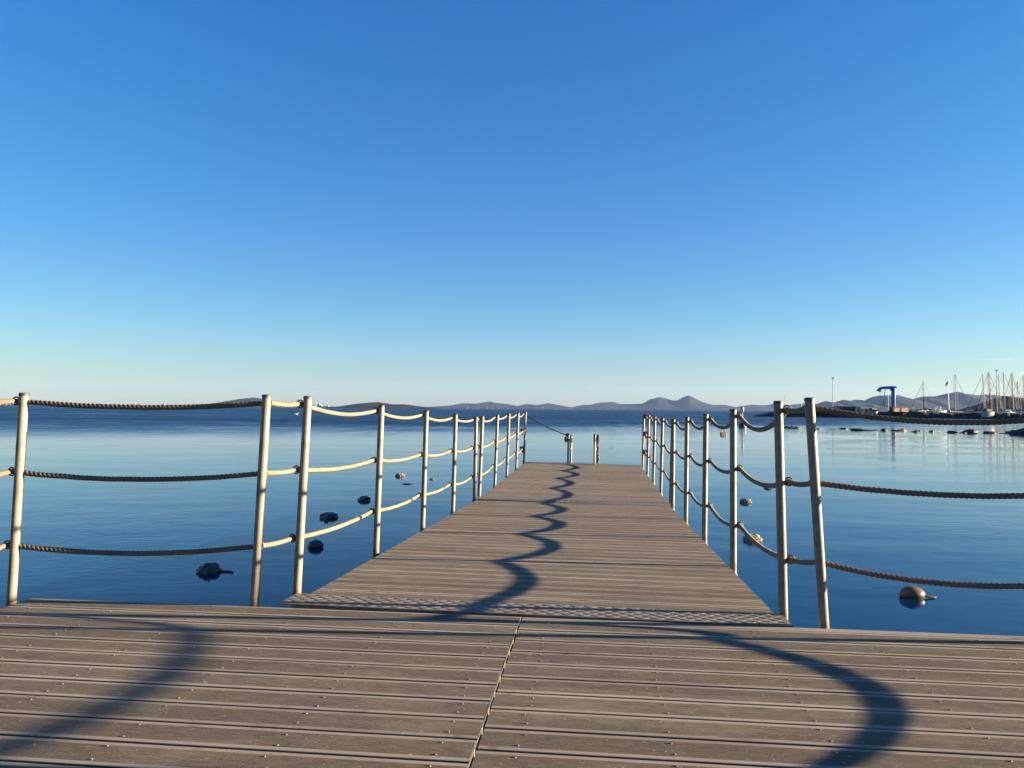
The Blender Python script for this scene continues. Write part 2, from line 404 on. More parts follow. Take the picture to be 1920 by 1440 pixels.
# closing strip that fills the offset at the front of the right panel
mb = MB(); mb.bevbox(((.0045 + PXR - PJ) / 2, NB * PITCHB - .0325, -.0125), (PXR - PJ - .0045, .056, .024), .003); mb.build('edge_board', M_strip, plat)
mb = MB(); mb.box((-.0023, NB * PITCHB / 2, -.0095), (.003, NB * PITCHB - .01, .019)); mb.build('joint_trim', M_trim, plat)
mb = MB()
for y in (NB * PITCHB - .035, .05): mb.bevbox(((PXL + PXR) / 2 - PJ, y, -.125), (PXR - PXL - .02, .06, .19), .006)
for x in (PXL - PJ + .04, PXR - PJ - .04): mb.bevbox((x, NB * PITCHB / 2, -.125), (.06, NB * PITCHB - .14, .19), .006)
for k in range(12):
    x = PXL - PJ + .35 + k * .4; mb.box((x, NB * PITCHB / 2, -.075), (.05, NB * PITCHB - .15, .09))
mb.build('support_frame', M_beam, plat)
for ix in range(4):
    for iy in range(5):
        mb = MB(); mb.tube([(PXL - PJ + .65 + ix * 1.2, .5 + iy * 1.45, -.20), (PXL - PJ + .65 + ix * 1.2, .5 + iy * 1.45, -2.2)], .11, 12); mb.build('pile', M_float, plat)

def section(name, label, cat, O, ln, hw, pitch, roll, yaw, plate, y_b, screws):
    root = empty(name, O, label, cat, rot=(pitch, roll, yaw))
    n = int((ln - y_b) / PITCHB)
    mb = MB(); boards(mb, -hw, hw, y_b, n, screws); mb.build('deck_boards', DECKM, root)
    end = y_b + n * PITCHB
    mb = MB(); mb.box((0, (plate[0] + plate[1]) / 2 + .004, -.0145), (2 * hw - .02, plate[1] - plate[0] - .002, .029)); mb.build('plate_bed', M_beam, root)
    checker(-hw - .055, hw + .022, plate[0], plate[1], .009).build('tread_plate', M_plate, root)
    mb = MB()
    for s in (-1, 1): mb.bevbox((s * (hw - .03), ln / 2, -.115), (.05, ln - .06, .17), .006)
    for y in (.031, end - .035): mb.bevbox((0, y, -.115), (2 * hw - .12, .06, .17), .006)
    for k in range(5): mb.box((-hw + .3 + k * (2 * hw - .6) / 4, ln / 2, -.07), (.05, ln - .2, .088))
    mb.build('side_beam', M_beam, root)
    return root, end
R1_PITCH = -math.atan(.168 / 5.72)
ramp, e1 = section('gangway', 'sloping middle walkway of grey boards between the two tread plates', 'walkway', (-.297, 3.495, 0), 5.70, 1.165, R1_PITCH, radians(.3), radians(-.27), (-.003, .225), .232, (-1.09, -.64, .19, .62, 1.05))
jet, e2 = section('floating_jetty', 'level outer jetty deck at the far end carrying the ladder', 'jetty', (-.255, 9.215, -.168), 6.08, 1.155, math.atan(.036 / 6), radians(.7), radians(-.25), (-.135, .40), .407, (-1.08, -.62, -.15, .32, .78, 1.08))
mb = MB()
for s in (-.6, .6):
    for y in (1.2, 3.0, 4.8): mb.bevbox((s, y, -.40), (.75, 1.2, .38), .06)
mb.build('float', M_float, jet)
mb = MB(); mb.bevbox((0, e2 - .004 + .03, -.09), (2.28, .05, .17), .006); mb.build('end_beam', M_beam, jet)
mb = MB()
for s in (-.6, .6): mb.bevbox((s, 4.6, -.40), (.7, 1.4, .38), .06)
mb.build('float', M_float, ramp)

# ------------------------------------------------------------------ rope railings
LV = (.965, .625, .275)
def post(root, base, lean, outs, detail=16, ln=1.02, lv=LV):
    """one tube post with cap, three rings on its outer side; returns the ring centres"""
    b = Vector(base); t = b + Vector((lean[0], lean[1], ln)); r = .0215
    mb = MB(); bot = b + Vector((0, 0, -.16))
    mb.tube([bot, b, b.lerp(t, .5), t - Vector((0, 0, .004))], r, detail)
    p = mb.build('post', M_post, root)
    # give the material a foot-based object origin
    p.data.transform(Matrix.Translation(-b)); p.location = b
    cp = MB(); cp.lathe([(r + .0012, -.010), (r + .0018, -.004), (r + .0012, .003), (r * .7, .0055)], t - b, detail); c = cp.build('cap', M_cap, p)
    out = Vector(outs).normalized(); pts = []
    for k, z in enumerate(lv):
        ctr = b.lerp(t, z) + out * (r + .019)
        ax = out.cross(Vector((0, 0, 1)))
        mb = MB(); mb.torus(ctr - b, ax, .0195, .0036, 14, 6)
        mb.tube([b.lerp(t, z) - b + out * (r - .004), b.lerp(t, z) - b + out * (r + .006)], .006, 6)
        mb.build('ring', M_ring, p); pts.append(ctr)
    mb = MB(); mb.box((0, 0, 0), (.075, .075, .11)); 
    bk = MB(); bk.tube([b * 0 + Vector((0, 0, -.14)), Vector((0, 0, -.05))], r + .006, 12); bk.build('socket', M_beam, p)
    return pts
def rope_run(root, nodes, sags, mat, r=.0132, lay=.064, step=.0055, name='rope', spin=0):
    path = []
    for a, b, s in zip(nodes[:-1], nodes[1:], sags):
        n = max(6, int((b - a).length / step))
        for i in range(n):
            t = i / n; p = a.lerp(b, t); p.z -= 4 * s * t * (1 - t); p.z += .0015 * noise.noise(p * 9); path.append(p)
    path.append(nodes[-1])
    # ease the kinks at the rings
    for _ in range(3):
        q = path[:]
        for i in range(1, len(path) - 1): q[i] = (path[i - 1] + path[i] * 2 + path[i + 1]) / 4
        path = q
    mb = MB(); mb.rope(path, r, lay, 15, 0, spin); return mb.build(name, mat, root)
def knot(root, c, r=.02, mat=None, tail=.08):
    mb = MB(); c = Vector(c)
    mb.tube([c + Vector((r * 1.1 * sin(t) + r * .5 * sin(2 * t), r * 1.1 * cos(1.5 * t), r * 1.3 * cos(t))) for t in [i * 2 * pi / 24 for i in range(24)]], r * .62, 7, closed=True)
    mb.tube([c, c + Vector((.012, .0, -tail * .5)), c + Vector((.004, -.01, -tail))], [r * .6, r * .62, r * .75], 7)
    return mb.build('knot', mat or M_ropedk, root)

def railing(name, label, root_loc, rot, posts, start, end, sags, mats, group='rope railings of the jetty', low=.275):
    root = empty(name, root_loc, label, 'railing', group, rot)
    M = Matrix.Translation(root_loc) @ Matrix(root.rotation_euler.to_matrix().to_4x4()); Mi = M.inverted()
    cols = [post(root, b, l, o, lv=(LV[0], LV[1], low)) for b, l, o in posts]
    if start: cols = [[Mi @ p for p in start]] + cols
    if end: cols = cols + [end]
    for k in range(3):
        nodes = [c[k] for c in cols]
        rnd = random.Random(k + len(label))
        ss = [sags[k] * rnd.uniform(.85, 1.15) * min(1.0, (b - a).length / 1.2) for a, b in zip(nodes[:-1], nodes[1:])]
        rope_run(root, nodes, ss, mats[k] if isinstance(mats, (list, tuple)) else mats, spin=k)
    return root, [[M @ p for p in c] for c in cols]
def V(*a): return Vector(a)

# platform, left side: two posts on the side, the corner post, the front post
pl, cl = railing('rope_railing', 'weathered rope railing at the front left of the platform beside the camera', (-2.82, 0, 0), (0, 0, 0),
    [(V(0, .62, 0), (.03, 0), (-1, 0, 0)), (V(0, 1.96, 0), (.03, 0), (-1, 0, 0)), (V(0, 3.385, 0), (.030, .005), (-1, 0, 0)), (V(1.178, 3.512, 0), (.043, 0), (0, 1, 0))],
    None, None, (.030, .040, .044), M_ropedk)
pr, cr = railing('rope_railing', 'weathered rope railing at the front right of the platform with sagging ropes', (2.2, 0, 0), (0, 0, 0),
    [(V(0, -.62, 0), (-.02, 0), (1, 0, 0)), (V(0, .72, 0), (-.02, 0), (1, 0, 0)), (V(0, 2.17, 0), (-.02, 0), (1, 0, 0)), (V(.0, 3.41, 0), (-.03, 0), (1, 0, 0)), (V(-1.173, 3.512, 0), (-.058, 0), (0, 1, 0))],
    None, None, (.070, .035, .066), M_ropedk)
r1 = tuple(ramp.rotation_euler)
ll, c1l = railing('rope_railing', 'sunlit cream rope railing along the left edge of the sloping walkway', ramp.location.copy(), r1,
    [(V((-1.238, -1.221, -1.207, -1.20, -1.195)[k], .272 + 1.342 * k, 0), ((.024, .011, .009, .008, .006)[k], 0), (-1, 0, 0)) for k in range(5)], cl[-1], None, (.036, .030, .028), M_rope)
lr, c1r = railing('rope_railing', 'slack rope railing with padlocks along the right edge of the sloping walkway', ramp.location.copy(), r1,
    [(V(1.195, .222 + 1.325 * k, 0), ((-.018, .001, .010, .010, .006)[k], 0), (1, 0, 0)) for k in range(5)], cr[-1], None, (.085, .060, .048), M_rope, low=.262)
r2_ = tuple(jet.rotation_euler)
ol, c2l = railing('rope_railing', 'cream rope railing along the left edge of the outer jetty', jet.location.copy(), r2_,
    [(V(-1.185, .145 + 1.432 * k, 0), (.021, 0), (-1, 0, 0)) for k in range(5)], c1l[-1], None, (.045, .040, .038), M_rope)
orr, c2r = railing('rope_railing', 'slack rope railing along the right edge of the outer jetty', jet.location.copy(), r2_,
    [(V(1.185, .105 + 1.432 * k, 0), (.012, 0), (1, 0, 0)) for k in range(5)], c1r[-1], None, (.07, .055, .046), M_rope, low=.270)
Mj = (Matrix.Translation(jet.location) @ jet.rotation_euler.to_matrix().to_4x4()).inverted()
for c, ob in ((c2l, ol), (c2r, orr)):
    for k in (1, 2) if ob is ol else (0, 1, 2): knot(ob, Mj @ c[-1][k] + V(0, -.03, 0), .026)

# padlocks hung on the right-hand top rope
def padlock(p, s, label, yaw=.3):
    root = empty('padlock', p, label, 'padlock', 'padlocks on the rope', (0, 0, yaw))
    mb = MB(); mb.bevbox((0, 0, -.062 * s), (.058 * s, .022 * s, .046 * s), .005); mb.build('lock_body', M_brass, root)
    mb = MB(); mb.tube([(-.018 * s, 0, -.045 * s), (-.018 * s, 0, -.005)] + [(.018 * s * -cos(t), 0, .002 + .018 * s * sin(t)) for t in [i * pi / 8 for i in range(9)]] + [(.018 * s, 0, -.005), (.018 * s, 0, -.045 * s)], .0045 * s, 6); mb.build('shackle', M_chrome, root)
def on_rope(a, b, t, sag): p = a.lerp(b, t); p.z -= 4 * sag * t * (1 - t); return p
padlock(on_rope(c1r[3][0], c1r[2][0], .5, .083) + V(0, 0, .006), .85, 'tarnished brass padlock hanging in the dip of the right top rope nearer the platform')
padlock(on_rope(c1r[5][0], c1r[4][0], .78, .06) + V(0, 0, .006), .7, 'tiny padlock on the right top rope near the second tread plate', 1.2)

# ------------------------------------------------------------------ swimming ladder and cords
lad = empty('swimming_ladder', jet.matrix_basis @ V(0, 6.0, 0), 'steel swimming ladder handrails rising at the far end of the jetty', 'ladder', rot=tuple(jet.rotation_euler))
for s, xx in ((-1, -.295), (1, .235)):
    mb = MB(); mb.tube([(xx, -.06, -.02), (xx, -.06, .585)], .0215, 12); mb.tube([(xx + .055, .0, -.02), (xx + .055, .0, .55)], .0215, 12)
    mb.tube([(xx, -.06, .30), (xx + .055, 0, .30)], .012, 8); mb.tube([(xx + .055, .0, .05), (xx + .055, .16, .03), (xx + .055, .21, -.06), (xx + .055, .21, -1.3)], .0215, 10)
    h = mb.build('handrail', M_chrome, lad)
    for gx, gy, gz in ((xx, -.06, .585), (xx + .055, 0, .55)):
        mb = MB(); mb.lathe([(.0235, gz - .13), (.026, gz - .125), (.026, gz - .01), (.020, gz + .012), (.008, gz + .02)], (gx, gy, 0), 12); mb.build('grip', M_cap, h)
    mb = MB(); mb.lathe([(.05, -.004), (.05, .006), (.03, .010)], (xx, -.06, 0), 14); mb.build('base_flange', M_chrome, h)
for k in range(4):
    mb = MB(); mb.bevbox((.025, .21, -.28 - .27 * k), (.49, .06, .028), .006); mb.build('rung', M_chrome, lad)
ladM = Matrix.Translation(lad.location) @ lad.rotation_euler.to_matrix().to_4x4()
a = c2l[-1][0]; b = ladM @ V(-.295 - .02, -.08, .565)
cord = empty('barrier_cord', a, 'dark cord slung from the last left post to the ladder handrail', 'cord')
nodes = [V(0, 0, 0), b - a]
rope_run(cord, nodes, [.035], M_blackrope, .0095, .05, .012, 'cord')
knot(cord, b - a, .022, M_blackrope, .05)
mb = MB(); c0 = b - a + V(-.03, -.01, -.07); mb.lathe([(.012, .05), (.028, .03), (.034, -.01), (.026, -.055), (.008, -.07)], c0, 10); mb.build('bobbin', M_ropedk, cord)
# frayed rope on the right handrail
hr = empty('dangling_rope', ladM @ V(.302, .0, .53), 'frayed rope dangling down the right ladder handrail', 'rope')
mb = MB(); pts = [V(.0, 0, .05) + V(.012 * sin(i * .9), -.024 + .006 * cos(i * .7), -.03 * i) for i in range(21)]; mb.tube(pts, [.012 + .004 * (i > 14) for i in range(21)], 7); mb.build('strand', M_ropedk, hr)
mb = MB(); pts = [V(.028 * sin(i * .5), -.03 + .01 * cos(i * .5), -.02 * i) for i in range(28)]; mb.tube(pts, .008, 6); mb.build('strand', M_rope, hr)
mb = MB(); mb.torus((-.0, 0, .05), (0, 0, 1), .034, .011, 12, 6); mb.build('hitch', M_ropedk, hr)

# ------------------------------------------------------------------ floats and rocks
def blob(mb, c, d, amp=.2, nu=14, nv=9, seed=0, fr=2.2, mi=0, cut=None):
    c = Vector(c); rings = []
    for j in range(nv + 1):
        ph = -pi / 2 + pi * j / nv * .9999 + .00005; ring = []
        for i in range(nu):
            th = 2 * pi * i / nu; n = Vector((cos(ph) * cos(th), cos(ph) * sin(th), sin(ph)))
            k = 1 + amp * noise.fractal(n * fr + Vector((seed * 3.1, seed * 1.7, seed)), 1.0, 2.0, 4)
            ring.append(c + Vector((n.x * d[0], n.y * d[1], n.z * d[2])) * k)
        rings.append(ring)
    mb.rings(rings, mi, True, True)
M_tanfloat = simple('tan_float', (.15, .098, .035), (.05, .032, .014), 9, .35, 0, .25, .003)
M_barn = simple('encrusted_float', (.24, .20, .13), (.03, .025, .017), 17, .8, 0, .9, .015, .46, .60)
M_darkfl = simple('dark_float', (.022, .02, .018), (.06, .05, .035), 18, .45, 0, .4, .006)
M_rock = simple('wet_rock', (.035, .031, .026), (.014, .013, .011), 2.2, .6, 0, .9, .06)
M_rockl = simple('pale_rock', (.16, .13, .095), (.07, .058, .045), 2.2, .7, 0, .9, .06)
FG = 'old floats moored beside the jetty'
def flt(x, y, d, mat, label, amp, zoff=.0, line=None, seed=0, hi=True):
    if mat is M_barn: d = (d[0] * .86, d[1] * .86, d[2] * .72); zoff *= .5
    root = empty('mooring_float', (x, y, WATER), label, 'float', FG)
    mb = MB(); blob(mb, (0, 0, zoff), d, amp, 30, 20, seed, 3.4)
    mb.build('float_body', mat, root)
    if line:
        mb = MB(); pts = [V(*p) for p in line]; mb.tube(pts, .008, 6); mb.build('line', M_ropedk, root)
    return root
flt(2.755, 6.9, (.105, .08, .068), M_tanfloat, 'smooth tan oval float with a tag line below the right platform rope', .03, .03, [(.09, 0, .03), (.13, -.01, .012), (.17, -.02, .008), (.20, .01, .006)], 1)
flt(1.964, 9.65, (.13, .12, .085), M_barn, 'half pale encrusted float partly hidden behind the lowest rope of the right railing', .26, .02, None, 2)
flt(2.651, 13.562, (.115, .105, .075), M_barn, 'barnacled float between two posts of the right walkway railing', .34, .02, None, 3)
flt(3.614, 16.16, (.10, .095, .065), M_barn, 'small dark barnacled float farthest out on the right side', .34, .02, None, 4)
flt(-3.732, 6.989, (.12, .1, .085), M_darkfl, 'flat black float with trailing line nearest the platform on the left', .14, .0, [(.1, 0, .01), (.16, .02, .008), (.24, .0, .006)], 5)
flt(-3.191, 8.38, (.088, .085, .062), M_darkfl, 'round dark float seen under the lowest rope of the left railing', .08, .02, None, 6)
flt(-3.868, 10.671, (.15, .12, .085), M_barn, 'largest crusted pale float in the row left of the walkway', .46, .02, None, 7)
flt(-3.982, 12.726, (.125, .11, .08), M_barn, 'medium crusted float just left of the second walkway post', .46, .02, None, 8)
flt(-4.56, 17.321, (.115, .11, .075), M_barn, 'small crusted float framed between the second and third left posts', .42, .02, None, 9)
flt(-3.916, 15.541, (.13, .06, .022), M_darkfl, 'thin dark sliver of float barely breaking the water', .2, .0, None, 10)
flt(-3.649, 16.683, (.05, .05, .03), M_darkfl, 'tiny dark speck of float near the third left post', .2, .0, None, 11)
RG = 'rocks breaking the calm water near the harbour'
def rock(x, y, d, mat, label, seed):
    mb = MB(); blob(mb, (0, 0, 0), (d[0] * .85, d[1], d[2] * .8), .42, 20, 12, seed, 1.9)
    d = (d[0] * .85, d[1], d[2]); tag(mb.build('rock', mat, loc=(x, y, WATER - .25 * d[2])), label, 'rock', RG)
RK = [(1487, 72, .85, .34, 1, 'broad pale rock just behind the two right hand platform posts'), (1476, 73, .4, .3, 0, 'dark rock touching the left end of the broad pale rock'), (1533, 69.8, .4, .10, 0, 'low dark rock just right of the leaning platform post'),
      (1563, 69.4, .22, .08, 0, 'low rock straight below the lone harbour lamp'), (1581, 70.8, .45, .22, 0, 'dark humped rock left of the long flat rock'), (1596, 70, .2, .07, 0, 'small chip of rock left of the long flat rock'), (1612, 66.5, .95, .26, 0, 'long dark rock left of the crane reflection'),
      (1630, 65.8, .75, .14, 0, 'long flat rock trailing right of the long dark rock'), (1643, 68, .35, .10, 0, 'small flat rock left of the round boulder'), (1657, 66.4, .34, .36, 0, 'round boulder left of the crane reflection'),
      (1684, 66, .7, .16, 0, 'flat rock right of the crane reflection'), (1692, 66.6, .4, .28, 1, 'pale pointed rock right of the crane reflection'), (1716, 63, .3, .20, 0, 'dark lump of rock below the lone left mast'), (1712, 63.5, .3, .08, 0, 'thin rock sliver below the lone left mast'), (1723.5, 65.8, .16, .14, 0, 'tiny pointed rock right of the lump'),
      (1746, 63.6, .24, .22, 0, 'lone small rock between the mast reflections'), (1785, 62.6, .5, .26, 0, 'spindle shaped rock below the flagpole'), (1805, 61.3, .33, .14, 0, 'low rock just left of the biggest upright boulder'), (1818, 62.3, .62, .55, 0, 'biggest upright dark boulder amid the row'), (1828, 60.9, .3, .1, 0, 'sliver of rock just right of the biggest boulder'),
      (1855, 62.1, .6, .25, 0, 'spindle shaped rock below the green striped boat'), (1881, 61, .45, .08, 0, 'thin flat rock near the right picture edge'), (1896, 62.5, .6, .34, 0, 'knobbly rock touching the big rock at the right edge'), (1918, 60.5, 1.25, .62, 0, 'biggest sprawling dark rock cut by the right edge'), (1325, 86.5, .3, .1, 0, 'faint small rock beyond the right walkway railing')]
for i, (px, y, wd, h, k, lab) in enumerate(RK):
    p = at(px, y); rock(p.x, p.y, (wd, wd * .6, h), M_rockl if k else M_rock, lab, i + 20)
M_white = simple('white_gelcoat', (.42, .40, .38), (.34, .33, .31), 1.2, .35)
M_mkr = simple('marker_red_brown', (.20, .07, .05), (.12, .05, .04), 3, .5)
# marker buoy beyond the padlock
p = at(1392, 73, WATER); bu = empty('marker_buoy', p, 'slim marker buoy with pale top standing beyond the right walkway railing', 'buoy')
mb = MB(); mb.lathe([(.05, -.3), (.36, -.1), (.38, .15), (.26, .38), (.07, .5)], n=14); mb.build('buoy_body', M_darkfl, bu)
mb = MB(); mb.lathe([(.06, .5), (.05, 1.5), (.14, 1.52), (.14, 1.95), (.03, 2.0)], n=10); mb.build('buoy_mast', M_white, bu)
# white gull on the water
p = at(556, 150, WATER); gull = empty('gull', p, 'white gull resting on the ruffled water far off left', 'bird', rot=(0, 0, .4))
mb = MB(); mb.rings([[V(x, r * cos(t) * .8, .10 + z + r * sin(t)) for t in [i * pi / 5 for i in range(10)]] for x, r, z in ((-.42, .01, .12), (-.25, .08, .06), (-.05, .15, .02), (.15, .15, .03), (.26, .10, .12), (.31, .075, .25), (.36, .08, .34), (.43, .06, .36), (.47, .02, .34), (.54, .008, .32))], 0, True, True); mb.build('gull_body', M_white, gull)
mb = MB()
for s in (-1, 1): mb.rings([[V(x, s * (.12 + r * .3 * cos(t)), .15 + z + r * sin(t)) for t in [i * pi / 4 for i in range(8)]] for x, r, z in ((-.5, .01, .1), (-.25, .06, .06), (.05, .08, .04), (.15, .02, .04))], 0, True, True)
mb.build('folded_wing', simple('grey_feather', (.35, .36, .38), (.28, .29, .3), 8, .8), gull)

# ------------------------------------------------------------------ harbour quay
QT = .93
M_quay = simple('dark_riprap', (.022, .020, .018), (.010, .009, .008), .6, .9, 0, .8, .3)
M_quaytop = simple('quay_concrete', (.20, .185, .165), (.13, .12, .11), .3, .85, 0, .3, .05)
def quay():
    root = empty('harbour_quay', at(1700, 198, WATER), 'long low dark stone quay across the right background carrying the boats', 'quay')
    o = root.location
    path = [(44, 207), (47, 205.5), (58, 202), (76, 197), (101, 193.5), (140, 188), (200, 180), (300, 168)]
    dense = []
    for (x0, y0), (x1, y1) in zip(path[:-1], path[1:]):
        n = max(1, int(math.hypot(x1 - x0, y1 - y0) / .7))
        dense += [(x0 + (x1 - x0) * i / n, y0 + (y1 - y0) * i / n) for i in range(n)]
    mb = MB(); rows = [(-.6, -1.2), (-.2, -.3), (.2, .2), (.7, .8), (1.2, 1.25), (1.8, 1.54), (2.6, 1.58), (11.0, 1.58), (12, .6), (12.6, -1)]
    vs = []; nr = len(rows)
    for i, (x, y) in enumerate(dense):
        tip = min(1, (i + .2) / 9)
        for k, (dy, z) in enumerate(rows):
            nn = noise.noise_vector(Vector((x * .9, y * .9 + k * 1.7, k * .9))) * (.42 if k < 6 or k > 7 else .03)
            vs.append(Vector((x + nn.x, y + dy + nn.y, WATER + (z * tip if z > 0 else z) + nn.z * .5)) - o)
    fs = [[i * nr + k, (i + 1) * nr + k, (i + 1) * nr + k + 1, i * nr + k + 1] for i in range(len(dense) - 1) for k in range(nr - 1)]
    mb.add(vs, fs); mb.build('riprap_slope', M_quay, root)
quay()
HG = 'harbour equipment on the quay'
M_blue = simple('crane_blue_paint', (.006, .095, .34), (.010, .12, .40), .6, .45, 0)
M_darkblue = simple('navy_container', (.012, .02, .07), (.02, .03, .09), .5, .6)
M_cable = simple('steel_cable', (.12, .11, .10), (.08, .08, .08), 2, .6, .3)
M_grey = simple('grey_mast', (.022, .022, .023), (.016, .016, .017), .7, .6, .1)
M_hut = simple('tan_render', (.30, .21, .13), (.24, .17, .11), .5, .85, 0, .2, .03)
M_darkroof = simple('dark_roof', (.06, .05, .045), (.10, .08, .07), .6, .85)
M_glass = simple('dark_window', (.02, .03, .04), (.03, .04, .05), 1, .12)
M_green = simple('green_stripe', (.02, .14, .11), (.03, .17, .13), 1, .5)
M_ltblue = simple('pale_blue_sheet', (.24, .34, .42), (.18, .28, .36), 1, .6)
SC = 1 / 8.15                    # metres per photo column at the quay
def crane():
    p = at(1675, 200, QT); root = empty('boat_crane', p, 'bright blue column crane with its arm reaching left over the quay', 'crane', None)
    top = zat(1675, 727, 200) - QT
    mb = MB(); mb.lathe([(.75, 0), (.75, .25), (.55, .3)], n=16); mb.build('base_flange', M_blue, root)
    mb = MB(); mb.rings([[V(a * w_, b * w_, z) for a, b in ((-1, -.8), (-.8, -1), (.8, -1), (1, -.8), (1, .8), (.8, 1), (-.8, 1), (-1, .8))] for w_, z in ((.40, .28), (.37, top * .7), (.36, top - .55))]); mb.build('column', M_blue, root)
    mb = MB(); mb.lathe([(.66, top - .75), (.70, top - .5), (.70, top - .2), (.5, top - .05)], n=14); mb.build('slewing_ring', M_blue, root)
    mb = MB()
    sec = lambda x, z, h, d: [V(x, -d, z - h), V(x, d, z - h), V(x, d, z + h), V(x, -d, z + h)]
    mb.rings([sec(.75, top - .02, .30, .36), sec(-.3, top + .02, .40, .36), sec(-2.6, top - .03, .33, .32), sec(-3.3, top - .32, .38, .32), sec(-3.75, top - .62, .28, .30)]); mb.build('arm', M_blue, root)
    mb = MB(); mb.tube([(-3.2, 0, top - .72), (-3.2, 0, top - 1.05)], .34, 12); mb.bevbox((-3.8, 0, top - .75), (.5, .5, .2), .04); mb.build('winch_head', M_darkblue, root)
    for x, xe in ((-3.2, -3.2), (-2.15, -2.2), (-1.8, -2.75)):
        mb = MB(); mb.tube([(x, 0, top - .4), (xe, 0, .5)], .045, 6); mb.build('hoist_cable', M_cable, root)
    mb = MB(); mb.bevbox((.47, 0, top * .62), (.12, .5, .9), .03); mb.build('control_box', M_white, root)
crane()
p = at(1681, 199.0, QT); hut = empty('quay_hut', p, 'low tan hut with flat dark roof at the foot of the blue crane', 'hut', rot=(0, 0, .3))
mb = MB(); mb.bevbox((0, -.9, .58), (3.9, 1.6, 1.16), .03); mb.build('wall', M_hut, hut)
mb = MB(); mb.bevbox((-.2, -.9, 1.24), (4.9, 2.0, .14), .03); mb.build('roof', M_darkroof, hut)
mb = MB(); mb.bevbox((0, -1.73, .5), (.5, .06, 1.0), .02); mb.build('door', M_darkroof, hut)
for x_ in (-2.15, 2.12):
    mb = MB(); mb.bevbox((x_, -.9, .55), (.33, 1.5, 1.1), .03); mb.build('pier', M_darkroof, hut)
def container(px, wpx, h, mat, label, Y=203, d=2.4):
    p = at(px, Y, QT); root = empty('storage_container', p, label, 'container', 'containers on the quay', (0, 0, .12))
    W = wpx / 6.95; mb = MB(); n = int(W / .25)
    prof = []
    mb.bevbox((0, 0, h / 2), (W, d, h), .04)
    for i in range(n): mb.box((-W / 2 + .2 + i * (W - .4) / max(1, n - 1), -d / 2 - .03, h / 2), (.12, .06, h - .3))
    mb.build('body', mat, root)
    mb = MB()
    for s in (-1, 1): mb.box((s * (W / 2 - .05), -d / 2 - .05, h / 2), (.12, .12, h + .02))
    mb.box((0, -d / 2 - .07, h - .06), (W - .3, .1, .12)); mb.build('corner_frame', mat, root)
container(1562, 23, 1.2, M_white, 'long white container left of the navy container on the quay')
container(1586, 27, 1.32, M_darkblue, 'navy blue container in the left of the quay')
container(1605, 9, 1.3, M_ltblue, 'small pale blue container right of the navy one')
def lamp(px, ytop, Y, label, hd=1):
    p = at(px, Y, QT); root = empty('harbour_lamp', p, label, 'lamp post', 'tall lamp posts on the quay'); H = zat(px, ytop, Y) - QT
    mb = MB(); mb.tube([(0, 0, 0), (0, 0, H)], [.11, .06], 8); mb.build('pole', M_cable if px < 1700 else M_grey, root)
    mb = MB(); mb.bevbox((.12 * hd, 0, H + .02), (.62, .5, .28), .06); mb.build('lamp_head', M_cap, root)
    mb = MB(); mb.lathe([(.22, 0), (.22, .1), (.12, .14)], n=10); mb.build('base', M_grey, root)
lamp(1561.5, 709, 204, 'tall thin lamp post standing alone left of the crane')
lamp(1869, 695, 205, 'tallest lamp post rising among the cluster of masts', 1)
p = at(1656, 206, QT); mb = MB(); H = zat(1666, 713, 206) - QT
ant = empty('radio_mast', at(1666, 206, QT), 'hair thin pale radio mast in front of the crane arm', 'mast'); mb.tube([(0, 0, 0), (0, 0, H)], [.06, .03], 6); mb.build('pole', M_white, ant)
mb = MB(); mb.lathe([(.2, 0), (.2, .12), (.08, .2)], n=8); mb.build('base', M_grey, ant)
ant2 = empty('radio_mast', at(1503, 214, QT), 'faint pale mast rising behind the two right hand platform posts', 'mast'); mb = MB(); H = zat(1503, 735, 214) - QT; mb.tube([(0, 0, 0), (0, 0, H)], [.06, .03], 6); mb.build('pole', M_white, ant2)
mb = MB(); mb.lathe([(.2, 0), (.2, .12), (.08, .2)], n=8); mb.build('base', M_grey, ant2)
ant3 = empty('radio_mast', at(1472, 216, QT), 'dark thin mast just behind the first right walkway post', 'mast'); mb = MB(); H = zat(1472, 738, 216) - QT; mb.tube([(0, 0, 0), (0, 0, H)], [.09, .05], 6); mb.build('pole', M_cable, ant3)
# flagpole with flag
p = at(1779, 199, QT); fl = empty('flagpole', p, 'white flagpole with a red and yellow flag beside the tall lone mast', 'flagpole')
H = zat(1778, 711, 199) - QT
mb = MB(); mb.tube([(0, 0, 0), (-.1, 0, H)], [.12, .06], 8); mb.build('pole', M_white, fl)
mb = MB(); mb.bevbox((0, 0, .32), (.75, .6, .64), .1); mb.build('plinth', M_white, fl)
mb = MB(); mb.bevbox((0, 0, H * .46), (.9, .06, .08), .02); mb.build('crosstree', M_grey, fl)
mf = Mat('red_yellow_flag', rough=.8); spx = mf.N.new('ShaderNodeSeparateXYZ'); mf.L.new(mf.coord(), spx.inputs[0])
mf.color(mf.mix(mf.math('LESS_THAN', mf.math('ABSOLUTE', spx.outputs[1]), .32), (.35, .03, .02), (.62, .40, .03)))
mb = MB(); nx, nz = 10, 8; g = []
for j in range(nz + 1):
    for i in range(nx + 1):
        u, v = i / nx, j / nz
        g.append((-u * .62 - .1 * v, .12 * sin(u * 7 + v * 2) * u, H - .35 - v * .95 - u * u * .75))
g2 = [(x, y + .012, z) for x, y, z in g]; K = len(g)
fs = [[j * (nx + 1) + i, j * (nx + 1) + i + 1, (j + 1) * (nx + 1) + i + 1, (j + 1) * (nx + 1) + i] for j in range(nz) for i in range(nx)]
mf2 = (.35, .03, .02)
mb.add(g, fs, 0, True); mb.add(g2, [f[::-1] for f in fs], 0, True)
fo = mb.build('flag', mf.m, fl)

